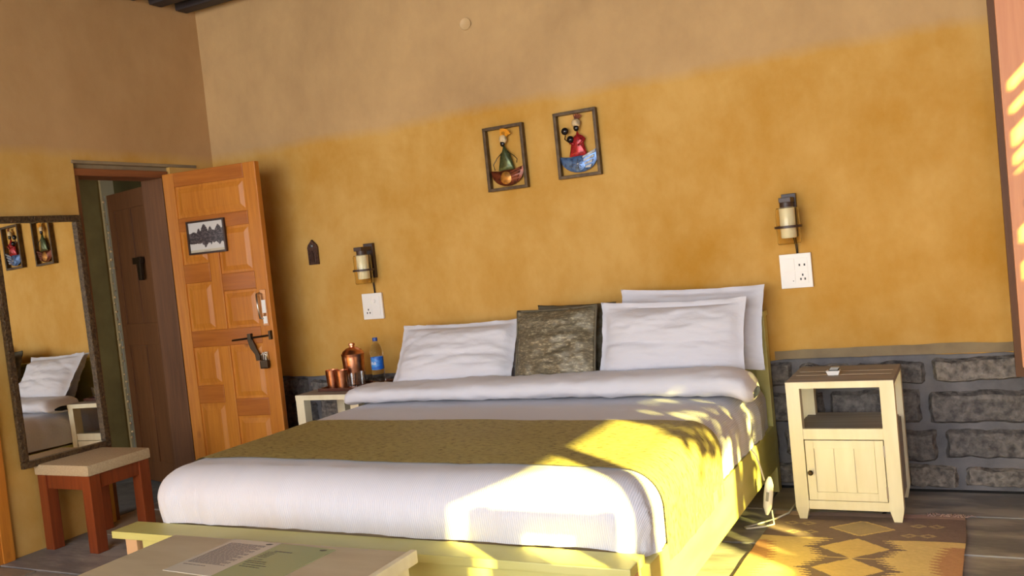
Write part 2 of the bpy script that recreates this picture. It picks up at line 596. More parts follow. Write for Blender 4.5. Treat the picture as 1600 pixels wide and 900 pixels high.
# ---- wall behind the camera with its wide veranda opening, wall with the casement windows
wf = struct('wall_front', MB().box(XL, XR, YF - .25, YF, 0, .5), plaster, 'ochre wall with a wide veranda opening')
part('wall_head', MB().box(XL, XR, YF - .25, YF, 2.95, ZC + .1), plaster, wf)
part('wall_pier', MB().box(XL, -3.8, YF - .25, YF, .5, 2.95), plaster, wf)
part('wall_pier', MB().box(.8, XR, YF - .25, YF, .5, 2.95), plaster, wf)
# unseen roof, added to keep the direct sun out of that opening
struct('roof_sun_block', MB().box(XL - 1, XR + 1.5, YF - 2.6, YF - .26, 3.0, 3.08), ceil_m, 'added roof outside, blocking the sun')
WZ0, WZ1 = 1.035, 1.95
wr = struct('wall_right', MB().box(XR, XR + .12, YF, YB + .1, 0, WZ0), plaster, 'ochre wall with casement windows')
part('wall_head', MB().box(XR, XR + .12, YF, 3.025, WZ1, ZC + .1), plaster, wr)
part('wall_pier', MB().box(XR, XR + .12, YF, -.315, WZ0, WZ1), plaster, wr)
part('wall_pier', MB().box(XR, XR + .12, 1.88, 3.025, WZ0, WZ1), plaster, wr)
part('wall_pier', MB().box(XR, XR + .12, 3.5, YB + .1, WZ0, ZC + .1), plaster, wr)
part('wall_sill', MB().box(XR, XR + .12, 3.025, 3.5, WZ0, 1.5), plaster, wr)
part('wall_head', MB().box(XR, XR + .12, 3.025, 3.5, 2.75, ZC + .1), plaster, wr)
wn = struct('window_1', MB().box(XR + .03, XR + .09, -.315, 1.88, WZ0, WZ0 + .045, .004), frame_wood, 'wooden casement window')
for y0, y1 in ((-.315, -.30), (.27, .355), (1.53, 1.68), (1.85, 1.88)):
    part('mullion', MB().box(XR + .03, XR + .09, y0, y1, WZ0 + .045, WZ1), frame_wood, wn)
# unseen window; its lattice is shaped to throw slanting streaks on the shutter
wn3 = struct('window_2', MB().box(XR + .03, XR + .09, 3.0, 3.5, 1.5, 1.53), frame_wood, 'unseen window with a lattice shaped to throw sun streaks')
gaps = [(2.51, 2.56), (2.41, 2.45), (2.27, 2.345), (2.19, 2.24), (2.15, 2.165), (1.85, 1.92), (1.69, 1.77)]   # open heights at y=3.05
edges_ = [3.4] + [v for g in gaps for v in (g[1], g[0])] + [0.9]
for a, b in zip(edges_[0::2], edges_[1::2]):
    sl = .79
    part('streak_slat', MB().prism([(3.0, b - .05 * sl), (3.5, b + .45 * sl), (3.5, a + .45 * sl), (3.0, a - .05 * sl)], 'x', XR + .05, XR + .058), frame_wood, wn3)

# ---- ceiling: dark joists under boards
struct('ceiling', MB().box(XL - .1, XR + .1, YF - .1, YB + .1, ZC + .13, ZC + .2), ceil_m, 'dark board ceiling above black joists')
y = 4.56
while y > YF:
    struct('ceiling_beam', MB().box(XL + .02, XR, y - .1, y, ZC, ZC + .13, .012), beam_m, 'black wooden ceiling joist')
    y -= .215

# ---- shutter beside the stone: dark frame, pink-orange boards
ws = struct('window_3', MB().box(.108, .155, YB - .075, YB + .05, .55, 2.75), dark_frame, 'window with a pinkish pine shutter')
part('frame_sill', MB().box(.155, .75, YB - .05, YB + .05, .55, .60), dark_frame, ws)
for k, (x0, x1) in enumerate(((.135, .262), (.268, .50), (.505, .72))):
    part('shutter_board', MB().box(x0, x1, YB - .115 - (.012 if k == 1 else 0), YB - .055, .598, 2.75, .004), shutter_w, ws)

# ================================================================== DOORS
# the open pine leaf
DH = Matrix.Translation((-4.57, 4.215, 0)) @ Matrix.Rotation(math.atan2(.09, .72), 4, 'Z')
d1 = bpy.data.objects.new('door_1', MB().box(0.02, .69, -.012, .012, .012, 2.02).mesh('door_1', pine))
COL.objects.link(d1)
d1.matrix_world = DH
WM[d1] = DH
props(d1, 'open pine panel door carrying a small framed photograph', None, None, 'structure')
DW, DT = .70, .022


def dpart(name, x0, x1, z0, z1, m, th=DT, bev=.006):
    return part(name, MB().box(x0, x1, -th, th, z0, z1, bev), m, d1, local=True)


dpart('stile', 0, .085, .01, 2.04, pine)
dpart('stile', .61, .70, .01, 2.04, pine)
dpart('mullion', .285, .365, .14, .925, pine)
dpart('mullion', .285, .365, 1.03, 1.665, pine)
dpart('rail', .085, .61, 1.95, 2.04, pine_x)
dpart('rail', .085, .61, 1.665, 1.75, pine_x)
dpart('rail', .085, .61, .925, 1.03, pine_x)
dpart('rail', .085, .61, .01, .14, pine_x)
dpart('rail', .085, .285, 1.335, 1.455, pine_x)
dpart('rail', .365, .61, 1.265, 1.375, pine_x)
dpart('rail', .085, .285, .565, .68, pine_x)
dpart('rail', .365, .61, .475, .585, pine_x)


def raised(x0, x1, z0, z1):
    i, f = .012, .045
    s = MB()
    for sg in (-1, 1):
        s.hexa([(x0 + i, sg * .011, z0 + i), (x1 - i, sg * .011, z0 + i), (x1 - i, sg * .011, z1 - i), (x0 + i, sg * .011, z1 - i)],
               [(x0 + f, sg * .02, z0 + f), (x1 - f, sg * .02, z0 + f), (x1 - f, sg * .02, z1 - f), (x0 + f, sg * .02, z1 - f)])
    part('raised_panel', s, pine, d1, local=True)


raised(.085, .61, 1.75, 1.95)
for a in ((.085, .285, 1.455, 1.665), (.365, .61, 1.375, 1.665), (.085, .285, 1.03, 1.335), (.365, .61, 1.03, 1.265),
          (.085, .285, .68, .925), (.365, .61, .585, .925), (.085, .285, .14, .565), (.365, .61, .14, .475)):
    raised(*a)
h = part('pull_handle', MB().box(.632, .675, -.026, -.02, 1.03, 1.255, .002), brass_plate, d1, local=True)
s = MB()
s.tube([(.628, -.022, 1.235), (.626, -.05, 1.23), (.63, -.055, 1.15), (.636, -.05, 1.08), (.64, -.022, 1.075)], .006)
part('grip', s, steel, h, local=True, smooth=True)
part('label_plate', MB().box(.64, .668, -.0275, -.025, 1.11, 1.19), white_pl, h, local=True)
part('label_plate', MB().box(.64, .668, -.0275, -.025, 1.045, 1.09), white_pl, h, local=True)
s = MB().tube([(.40, -.035, .955), (.69, -.035, .972)], .006)
bo = part('sliding_bolt', s, dark_steel, d1, local=True, smooth=40)
part('bolt_bracket', MB().box(.675, .69, -.045, -.02, .945, 1.0, .002), dark_steel, bo, local=True)
part('bolt_bracket', MB().box(.52, .545, -.045, -.02, .94, .99, .002), dark_steel, bo, local=True)
part('hasp', MB().prism([(.515, .955), (.55, .955), (.572, .9), (.595, .85), (.592, .82), (.565, .82), (.56, .86), (.53, .9)], 'y', -.042, -.034), dark_steel, d1, local=True)
part('staple', MB().box(.61, .648, -.034, -.02, .80, .87, .004), steel, d1, local=True)
s = MB().tube([(.612, -.045, .82), (.612, -.05, .855), (.63, -.05, .868), (.648, -.05, .855), (.648, -.045, .82)], .005)
pl = thing('padlock', DH @ Vector((.63, 0, .77)), 'small worn metal padlock hanging on the pine door', 'padlock')
M_ = DH
part('shackle', s, steel, pl) if False else None
s.bm.transform(DH)
part('shackle', s, steel, pl, smooth=True)
s = MB().box(.602, .658, -.062, -.036, .77, .822, .008)
s.bm.transform(DH)
part('body', s, dark_steel, pl)

# framed monochrome photograph on the door
PX0, PX1, PZ0, PZ1 = .155, .44, 1.512, 1.722
ph = thing('framed_photograph', DH @ Vector(((PX0 + PX1) / 2, -.03, PZ0)), 'black framed monochrome photograph of towers mirrored in water', 'picture', rotm=DH.to_3x3())
s = MB()
for b_ in ((PX0, PX1, PZ1 - .012, PZ1), (PX0, PX1, PZ0, PZ0 + .012), (PX0, PX0 + .012, PZ0 + .012, PZ1 - .012), (PX1 - .012, PX1, PZ0 + .012, PZ1 - .012)):
    s.box(b_[0], b_[1], -.042, -.024, b_[2], b_[3], .001)
s.bm.transform(DH)
part('frame', s, black_wood, ph)
TOW = [(.14, .66, .16), (.29, .78, .07), (.45, .93, .12), (.62, .84, .07), (.70, .68, .14), (.85, .86, .13), (1.0, .82, .08), (.35, .62, .15), (.55, .62, .15)]


def photo_tone(u, v):
    if v < .10:
        return 3
    v = (v - .10) / .90
    n = fbm(u * 14, v * 14, 3)
    if abs(v - .46) < .015:
        return 2
    wv_ = v if v > .46 else .46 + (.46 - v) * 1.18 - .05 * fbm(u * 22, v * 5, 8)
    if wv_ < (.60 if v > .46 else .74):
        return 1 if n < .1 else 2
    for c_, t_, hw in TOW:
        if wv_ < t_ and abs(u - c_) < hw * (1 - ((wv_ - .46) / max(.05, t_ - .46)) ** 2.4) + .012 * n:
            return 1 if n < .1 else 2
    return 0


s = MB().grid(lambda u, v: (PX0 + .01 + u * (PX1 - PX0 - .02), -.034, PZ0 + .01 + v * (PZ1 - PZ0 - .02)), 66, 54, matfn=photo_tone)
s.bm.transform(DH)
part('print', s, [MATS[k] for k in ('photo_white', 'photo_dark', 'photo_mid', 'photo_caption')], ph)
s = MB().box(PX0 + .115, PX0 + .165, -.0345, -.034, PZ0 + .0165, PZ0 + .0185)
s.bm.transform(DH)
part('caption_text', s, ink, ph)

# the brown leaf swung out into the passage
D2 = Matrix.Translation((-4.76, 4.262, 0)) @ Matrix.Rotation(math.atan2(.165, -.61), 4, 'Z')
d2 = bpy.data.objects.new('door_2', MB().box(.02, .59, -.012, .012, .01, 1.98).mesh('door_2', brown_wood))
COL.objects.link(d2)
d2.matrix_world = D2
WM[d2] = D2
props(d2, 'dark brown panel door standing open in the passage', None, None, 'structure')
for x0, x1, z0, z1 in ((0, .09, .01, 2.0), (.52, .605, .01, 2.0), (.09, .55, 1.88, 2.0), (.09, .55, .01, .15), (.09, .55, .95, 1.1), (.28, .36, .15, .95), (.28, .36, 1.1, 1.88)):
    part('rail', MB().box(x0, x1, -.02, .02, z0, z1, .005), brown_wood, d2, local=True)
rnd = random.Random(5)
s = MB()
s.tube([(.61, .03, 2.0 - .02 * k) for k in range(90)], .0035, 5)
gl = part('bead_string', s, grey_pl, d2, local=True)
for k in range(34):
    zc = 1.95 - k * .05
    n_ = 3 if k in (8, 9, 19, 20) else 1
    for q in range(n_):
        s = MB().ball((.61 + rnd.uniform(-.012, .012) * n_, .032 + rnd.uniform(0, .012), zc + rnd.uniform(-.012, .012)), rnd.uniform(.006, .010), seg=8, rings=6)
        part('bead', s, MATS['paint_cream'], gl, local=True, smooth=True)
b2_ = part('tower_bolt', MB().box(.16, .27, .02, .05, 1.50, 1.545, .006), dark_steel, d2, local=True)
part('bolt_grip', MB().box(.16, .20, .03, .055, 1.39, 1.52, .006), dark_steel, b2_, local=True)
# a further wooden door at the edge of the mirror wall
d3 = struct('door_3', MB().box(XL - .06, XL + .004, 2.0, 2.86, 0, 2.03), pine, 'orange pine door beside the mirror')
part('frame_post', MB().box(XL - .06, XL + .022, 2.86, 2.925, 0, 2.08, .005), pine, d3)
part('frame_head', MB().box(XL - .06, XL + .022, 2.0, 2.86, 2.03, 2.08, .005), pine_x, d3)

for y0, y1, z0, z1 in ((2.0, 2.09, 0, 2.03), (2.77, 2.86, 0, 2.03), (2.09, 2.77, 1.93, 2.03), (2.09, 2.77, .95, 1.06), (2.09, 2.77, 0, .16), (2.39, 2.47, .16, .95), (2.39, 2.47, 1.06, 1.93)):
    part('rail', MB().box(XL + .004, XL + .016, y0, y1, z0, z1, .003), pine, d3)
part('frame_post', MB().box(XL - .06, XL + .022, 1.935, 2.0, 0, 2.08, .005), pine, d3)

# ================================================================== MIRROR
MY0, MY1, MZ0, MZ1, FW_ = 3.005, 3.535, .455, 1.79, .036
mrot = Matrix.Rotation(radians(-2.5), 3, 'Z') @ Matrix.Rotation(radians(-1.1), 3, 'Y')
mt = thing('wall_mirror', (XL + .036, (MY0 + MY1) / 2, MZ0), 'tall mirror in a dark carved frame on the yellow wall', 'mirror', rotm=mrot)
hw_, hh_ = (MY1 - MY0) / 2, MZ1 - MZ0
s = MB()
s.hexa([(.012, -hw_ + .02, .02), (.012, hw_ - .02, .02), (.012, hw_ - .02, hh_ - .02), (.012, -hw_ + .02, hh_ - .02)],
       [(.016, -hw_ + .02, .02), (.016, hw_ - .02, .02), (.016, hw_ - .02, hh_ - .02), (.016, -hw_ + .02, hh_ - .02)])
part('glass', s, mirror_m, mt, local=True)
for y0, y1, z0, z1 in ((-hw_, hw_, hh_ - FW_, hh_), (-hw_, hw_, 0, FW_), (-hw_, -hw_ + FW_, FW_, hh_ - FW_), (hw_ - FW_, hw_, FW_, hh_ - FW_)):
    part('frame_moulding', MB().box(.008, .038, y0, y1, z0, z1, .008), mirror_frame_m, mt, local=True)

# ================================================================== BED
BX0, BX1, BYF, BYH = -3.19, -.97, 2.5, 4.615
bed = thing('bed', ((BX0 + BX1) / 2, 3.56, 0), 'low sage green painted wooden bed with a plain headboard', 'bed')
HX0 = -2.97
part('headboard', MB().box(HX0 + .06, BX1 - .06, BYH - .035, BYH, .15, .885, .004), sage, bed)
part('headboard_cap', MB().box(HX0, BX1 + .006, BYH - .06, BYH + .02, .885, .912, .005), sage, bed)
for x0 in (BX0, BX1 - .062):
    hx = HX0 if x0 == BX0 else x0
    part('post', MB().box(hx, hx + .062, BYH - .052, BYH + .012, 0, .885, .004), sage, bed)
    part('side_rail', MB().box(x0 + (.034 if x0 == BX0 else .0) - .0, x0 + (.062 if x0 == BX0 else .062), BYF + .12, BYH - .053, .13, .335, .004), sage, bed)
part('foot_plank', MB().box(BX0 - .06, BX1 - .02, BYF - .0, BYF + .135, .33, .36, .004), sage, bed)
part('foot_rail', MB().box(BX0 + .08, BX1 - .07, BYF + .03, BYF + .07, .13, .33, .004), sage, bed)
for x0 in (BX0 - .0, BX1 - .085):
    part('leg', MB().box(x0, x0 + .065, BYF + .015, BYF + .09, 0, .33, .004), mat('leg_wood', (196, 156, 116), .6) if 'leg_wood' not in MATS else MATS['leg_wood'], bed)
part('platform', MB().box(BX0 + .064, BX1 - .064, BYF + .137, BYH - .065, .24, .30), sage, bed)
cov = mat('mattress_cover', (176, 152, 118), .8)
single('mattress', MB().box(-3.1, -1.045, 2.70, 4.54, .30, .545, .03), cov, 'thick beige mattress under the white quilt', 'mattress', smooth=35)

# ---- quilt: one cloth bent over the mattress edges
ZT, RB = .580, .12
QX0, QX1, QY0 = -3.17, -.975, 2.645


def cloth(x, y, off=0.0, drop=.36, wr_=1.0):
    """x, y: where the cloth would lie if it went on flat; bends it down past the edges"""
    a0, a1, b0 = QX0 + RB, QX1 - RB, QY0 + RB
    dx = x - a1 if x > a1 else (x - a0 if x < a0 else 0.0)
    dy = y - b0 if y < b0 else 0.0
    o = hypot(dx, dy)
    top = ZT + off + .006 * fbm(x * 1.7, y * 1.7, 2) - .018 * max(0, (abs(x + 2.06) - .5)) ** 2
    if o < 1e-6:
        return (x, y, top + .0022 * wr_ * fbm(x * 7, y * 3, 7))
    dxn, dyn = dx / o, dy / o
    arc = RB * pi / 2
    o = min(o, arc + drop)
    r = RB + off
    if o < arc:
        hz, dz = r * sin(o / RB), r * (1 - cos(o / RB)) - 0
    else:
        hz, dz = r, r + (o - arc)
    k = min(1, o / arc)
    # hanging folds
    ph_ = x if abs(dyn) > abs(dxn) else y
    hz += wr_ * k * (.007 * fbm(ph_ * 16, o * 1.2, 3) + .012 * fbm(ph_ * 4, o, 4))
    if dyn < -.5:
        hz += .02 * sin(min(1, o / (arc + .12)) * pi) * k
    bx, by = (a1 if dx > 0 else a0 if dx < 0 else x), (b0 if dy < 0 else y)
    return (bx + dxn * hz, by + dyn * hz, top - dz)


q = thing('quilt', (-2.06, 3.4, ZT), 'white ribbed cotton quilt spread over the bed', 'quilt')
AR = RB * pi / 2
X0, X1, Y0, Y1 = QX0 + RB - AR - .10, QX1 - RB + AR + .11, QY0 + RB - AR - .095, 4.50
s = MB().grid(lambda u, v: cloth(X0 + u * (X1 - X0), Y0 + v * (Y1 - Y0), 0, .12), 200, 160,
              uv=lambda u, v: (u * (X1 - X0), v * (Y1 - Y0)))
part('cover', s, sheet, q, smooth=True)


def fold(u, v):
    """the turned-down head end: a soft flattened roll right across the bed"""
    x = -3.175 + u * (3.175 - .925)
    th = 2 * pi * v
    e = min(1.0, min(u, 1 - u) / .015)
    droop = .05 * max(0, (u - .93) / .07) ** 2 + .03 * max(0, (.05 - u) / .05) ** 2
    yw, zw = .135 * (.55 + .45 * e ** .5), .046 * (.35 + .65 * e ** .5) * (1 + .35 * u)
    cy_ = 4.105 + .012 * fbm(x * 2, 4.2) - .04 * max(0, (u - .85) / .15)
    cz_ = ZT + .052 + .02 * u - droop
    ct, st = cos(th), sin(th)
    yy = cy_ + yw * (abs(ct) ** .8) * (1 if ct > 0 else -1)
    zz = cz_ + zw * (abs(st) ** .8) * (1 if st > 0 else -1)
    nz = .008 * fbm(x * 3.5, v * 5, 6) + .004 * fbm(x * 14, v * 9, 1)
    return (x, yy + nz * ct, zz + nz * st * 1.3)


s = MB().grid(fold, 160, 36, uv=lambda u, v: (u * 2.2, v * .6))
bmesh.ops.remove_doubles(s.bm, verts=s.bm.verts, dist=1e-5)
part('turned_fold', s, sheet_p, q, smooth=True)

# ---- bed runner
rx0, rx1 = QX0 + RB - .12, QX1 - RB + AR + .17


def runner(u, v):
    x = rx0 + u * (rx1 - rx0)
    y = 2.80 + .745 * v + .05 * (1 - u) + .012 * fbm(x * 1.5, 2)
    X = cloth(x, y, .007, .30, .6)
    return X


s = MB().grid(runner, 150, 44, uv=lambda u, v: (u * (rx1 - rx0), v * .75))
single('bed_runner', s, runner_m, 'olive flecked bed runner laid across the white quilt', 'bed runner', smooth=True)


# ---- pillows and cushions
def pillow_mb(w_, h_, t_, seed, flange=.028, pinch=.05, n=44, crease=0.0):
    s = MB()

    def side(sg):
        def f(u, v):
            a, b = 2 * u - 1, 2 * v - 1
            ia = min(1, abs(a) / (1 - 2 * flange / w_)) * (1 if a > 0 else -1)
            ib = min(1, abs(b) / (1 - 2 * flange / h_)) * (1 if b > 0 else -1)
            th = .0025 * min(1, (1 - max(abs(a), abs(b))) * 60) + t_ / 2 * (max(0, 1 - abs(ia) ** 3.0) ** .62) * (max(0, 1 - abs(ib) ** 2.6) ** .6)
            x = a * w_ / 2 * (1 - pinch * (1 - b * b) * .8)
            z = b * h_ / 2 * (1 - pinch * (1 - a * a) * 1.2)
            edge_ = max(abs(a), abs(b))
            wrk = fbm(a * 1.6 + seed, b * 3.0, seed) * .016 + fbm(a * 3 + seed, b * 7, seed + 4) * .006
            yy = sg * (th + wrk * min(1, th / (t_ * .2)))
            if crease:
                yy -= sg * crease * math.exp(-((b + .1) / .05) ** 2) * min(1, th / (t_ * .3))
            rim = max(0, edge_ - .92) / .08
            yy += rim * .012 * fbm(a * 4 + seed, b * 4, 2)
            return (x, yy, z + h_ / 2)
        return f
    s.grid(side(-1), n, n)
    s.grid(side(1), n, n)
    bmesh.ops.remove_doubles(s.bm, verts=s.bm.verts, dist=1e-5)
    return s


def lean(rx, rz=0.0, ry=0.0):
    return Matrix.Rotation(radians(rz), 3, 'Z') @ Matrix.Rotation(radians(-rx), 3, 'X') @ Matrix.Rotation(radians(ry), 3, 'Y')


def pillow(w_, h_, t_, seed, loc, rx, rz, label, ry=0, **k):
    return single('pillow', pillow_mb(w_, h_, t_, seed, **k), sheet_p, label, 'pillow', 'white pillows at the headboard', smooth=55, rotm=lean(rx, rz, ry), loc=loc)


pillow(.76, .42, .15, 1.3, (-2.62, 4.205, .612), 33, 2, 'plump white pillow leaning in front of its twin, beside the tray table end', crease=.006)
pillow(.74, .39, .10, 4.1, (-2.54, 4.35, .605), 27, 2, 'white pillow tucked behind another beside the green cushion, bedside tray end')
pillow(.74, .40, .15, 7.7, (-1.375, 4.23, .635), 18, 1, 'white pillow in front, dappled by sun, next to the cabinet end', ry=1.5, crease=.006)
pillow(.74, .42, .12, 9.2, (-1.32, 4.395, .655), 14, 1, 'white pillow behind the sun-dappled one, touching the headboard post', ry=2.0)
s = pillow_mb(.46, .41, .11, 2.2, flange=.008, pinch=.03)
c1 = single('cushion', s, cushion_m, 'square taupe cushion with pale metallic flecks, foremost between the pillows', 'cushion', 'square cushions between the pillows', smooth=True, rotm=lean(18, -2, -1), loc=(-1.975, 4.19, .625))
pts = []
for k in range(161):
    t = k / 160 * 4
    sd_i, f_ = int(min(t, 3.999)), t - int(min(t, 3.999))
    a, b = [(-1 + 2 * f_, -1), (1, -1 + 2 * f_), (1 - 2 * f_, 1), (-1, 1 - 2 * f_)][sd_i]
    pts.append((a * .23 * (1 - .03 * (1 - b * b) * .8), 0, b * .205 * (1 - .03 * (1 - a * a) * 1.2) + .205))
part('piping', MB().tube(pts, .0055, 6), cushion_d, c1, local=True, smooth=True)
single('cushion', pillow_mb(.46, .42, .09, 6.0, flange=.008, pinch=.03), cushion_d, 'plain taupe cushion half hidden behind the flecked cushion', 'cushion', 'square cushions between the pillows', smooth=True, rotm=lean(16, -2, 1), loc=(-1.925, 4.32, .62))

# ---- electric blanket lead with its switch
bl = thing('electric_blanket_lead', (-.90, 4.03, 0), 'white blanket lead with inline switch hanging from the bed side', 'lead')
part('cord', MB().tube([(-.952, 3.98, .36), (-.935, 3.99, .33), (-.925, 4.0, .28), (-.915, 4.01, .215)], .004, 8), cord_w, bl, smooth=True)
part('cord', MB().tube([(-.897, 4.03, .075), (-.893, 4.03, .012), (-.93, 3.99, .012), (-1.0, 3.97, .006), (-1.015, 3.985, .006), (-.96, 4.05, .006), (-.9, 4.11, .012), (-.86, 4.2, .012), (-.85, 4.5, .006)], .004, 8), cord_w, bl, smooth=True)
s = MB().lathe([(.006, -.085), (.012, -.07), (.019, -.05), (.021, 0), (.019, .05), (.011, .075), (.006, .085)], (0, 0, 0), 14)
SWM = Matrix.Translation((-.905, 4.02, .143)) @ Matrix.Rotation(radians(8), 4, 'Y') @ Matrix.Rotation(radians(-4), 4, 'X')
s.bm.transform(SWM)
sw = part('inline_switch', s, white_pl, bl, smooth=50)
s = MB().box(-.006, .006, -.025, -.019, -.02, .02, .002)
s.bm.transform(SWM)
part('slider', s, grey_pl, sw)


# ================================================================== BEDSIDE CABINETS
def make_cabinet(loc, label):
    t = thing('bedside_cabinet', loc, label, 'cabinet', group='cream bedside cabinets beside the bed')
    W_, D_, H_, L_ = .45, .43, .62, .058
    lp = lambda n, mb, m, par=None: part(n, mb, m, par or t, local=True)
    for x0 in (0, W_ - L_):
        for y0 in (0, D_ - L_):
            ins = .022 if x0 == 0 else 0
            x1 = x0 + L_
            s = MB()
            # tapered foot, inner edge slanting
            if x0 == 0:
                foot = [(x0 + .012, y0 + .006), (x1 - .014, y0 + .006), (x1 - .014, y0 + L_ - .006), (x0 + .012, y0 + L_ - .006)]
            else:
                foot = [(x0 + .014, y0 + .006), (x1 - .012, y0 + .006), (x1 - .012, y0 + L_ - .006), (x0 + .014, y0 + L_ - .006)]
            kn = [(x0, y0), (x1, y0), (x1, y0 + L_), (x0, y0 + L_)]
            s.hexa([(a, b, 0) for a, b in foot], [(a, b, .055) for a, b in kn])
            s.hexa([(a, b, .055) for a, b in kn], [(a, b, H_ - .022) for a, b in kn])
            lp('leg', s, cream)
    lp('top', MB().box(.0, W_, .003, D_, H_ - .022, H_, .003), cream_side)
    lp('top_edge', MB().box(0, W_, -.003, .003, H_ - .03, H_ - .001, .001), cream)
    for k in range(2):
        lp('top_groove', MB().box(.02, W_ - .02, .17 + .1 * k, .173 + .1 * k, H_ - .002, H_ + .0006), cream)
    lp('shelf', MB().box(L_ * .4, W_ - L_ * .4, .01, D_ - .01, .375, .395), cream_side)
    lp('shelf_rail', MB().box(L_, W_ - L_, .004, .024, .36, .408, .002), cream)
    lp('bottom_rail', MB().box(L_, W_ - L_, .004, .024, .045, .085, .002), cream)
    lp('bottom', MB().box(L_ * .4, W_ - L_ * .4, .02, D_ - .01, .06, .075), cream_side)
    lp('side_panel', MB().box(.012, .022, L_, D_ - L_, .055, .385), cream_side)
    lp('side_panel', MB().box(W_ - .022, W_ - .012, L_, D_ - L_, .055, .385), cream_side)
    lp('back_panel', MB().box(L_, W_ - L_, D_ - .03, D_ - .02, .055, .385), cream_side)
    lp('back_rail', MB().box(L_, W_ - L_, D_ - .03, D_ - .01, H_ - .06, H_ - .022), cream)
    d = lp('door', MB().box(L_ + .004, W_ - L_ - .004, .014, .022, .088, .356), cream)
    x0, x1, z0, z1, f = L_ + .004, W_ - L_ - .004, .088, .356, .036
    for b_ in ((x0, x0 + f, z0, z1), (x1 - f, x1, z0, z1), (x0 + f, x1 - f, z1 - f, z1), (x0 + f, x1 - f, z0, z0 + f)):
        lp('door_frame', MB().box(b_[0], b_[1], .002, .016, b_[2], b_[3], .002), cream, d)
    for k in range(3):
        a = x0 + f + k * (x1 - x0 - 2 * f) / 3
        lp('plank', MB().box(a + .002, a + (x1 - x0 - 2 * f) / 3 - .002, .008, .016, z0 + f, z1 - f, .002), cream, d)
    s = MB()
    s.lathe([(.004, 0), (.004, .012), (.011, .016), (.012, .022), (.007, .027)], (0, 0, 0), 14)
    s.bm.transform(Matrix.Translation((x0 + .017, .002, .215)) @ Matrix.Rotation(pi / 2, 4, 'X'))
    lp('knob', s, dark_steel, d)
    for zc in (.13, .31):
        lp('hinge', MB().box(x1 - .002, x1 + .006, -.001, .004, zc - .025, zc + .025), steel, d)
    return t


CAB = make_cabinet((-.812, 4.135, .008), 'cream wooden bedside cabinet standing on the patterned rug')
dup(CAB, Matrix.Translation((-3.622, 4.125, 0)), 'cream wooden bedside cabinet carrying the copper jug and tray')

# white remote sitting in its cradle on the rug-side cabinet
t = thing('remote_holder', (-.625, 4.30, .6295), 'small white rounded gadget with grey tip on the cabinet top', 'remote')
s = MB().hexa([(-.022, -.018, 0), (.022, -.018, 0), (.022, .02, 0), (-.022, .02, 0)], [(-.03, -.022, .02), (.03, -.022, .02), (.03, .022, .02), (-.03, .022, .02)])
part('base', s, white_pl, t, local=True)
part('dark_band', MB().box(-.018, .024, -.018, .018, .02, .024), dark_pl, t, local=True)
s = MB().hexa([(-.016, -.016, .024), (.02, -.016, .024), (.02, .016, .024), (-.016, .016, .024)], [(-.008, -.012, .036), (.028, -.012, .036), (.028, .012, .036), (-.008, .012, .036)])
part('tip', s, grey_pl, t, local=True)

# ================================================================== TRAY TABLE THINGS
TZ = .6215


def tray(x0, x1, y0, y1, label):
    t = thing('tray', ((x0 + x1) / 2, (y0 + y1) / 2, TZ), label, 'tray')
    part('base', MB().box(x0, x1, y0, y1, TZ, TZ + .008, .002), tray_m, t)
    for b_ in ((x0, x1, y0, y0 + .01), (x0, x1, y1 - .01, y1), (x0, x0 + .01, y0 + .01, y1 - .01), (x1 - .01, x1, y0 + .01, y1 - .01)):
        part('rim', MB().box(b_[0], b_[1], b_[2], b_[3], TZ + .008, TZ + .018, .001), tray_m, t)
    return t


tray(-3.53, -3.25, 4.22, 4.47, 'reddish brown wooden tray under the copper cups and jug')
tray(-3.247, -3.174, 4.25, 4.52, 'dark wooden tray under the water bottle')
cz = TZ + .0085


def cup(x, y, label):
    s = MB()
    s.lathe([(.030, 0), (.033, .003), (.036, .055), (.039, .108), (.0375, .108), (.0345, .055), (.031, .006), (.0, .005)], (0, 0, 0), 28, cap=False)
    s.bm.faces.new([v for v in s.bm.verts if abs(v.co.z) < 1e-6][:28][::-1])
    return single('copper_cup', s, copper, label, 'cup', 'copper cups on the tray', smooth=40, loc=(x, y, cz))


cup(-3.475, 4.30, 'tapered copper cup at the tray corner, further from the jug')
cup(-3.385, 4.275, 'tapered copper cup beside the clear glass tumblers')
t = thing('copper_jug', (-3.385, 4.40, cz), 'hammered copper jug with a domed knobbed lid', 'jug')
s = MB().lathe([(.05, 0), (.056, .004), (.060, .05), (.064, .11), (.068, .165), (.0665, .178), (.068, .182)], (0, 0, 0), 32)
part('body', s, copper, t, local=True, smooth=40)
s = MB().lathe([(.070, .180), (.071, .188), (.066, .192), (.058, .205), (.036, .222), (.016, .228), (.015, .236), (.020, .240), (.019, .250), (.010, .253)], (0, 0, 0), 32)
part('lid', s, copper, t, local=True, smooth=40)


def tumbler(x, y, label):
    s = MB()
    s.lathe([(.024, 0), (.027, .04), (.030, .085), (.0285, .085), (.0255, .04), (.0225, .008)], (0, 0, 0), 20)
    return single('glass_tumbler', s, glass, label, 'glass', 'glass tumblers on the tray', smooth=40, loc=(x, y, cz))


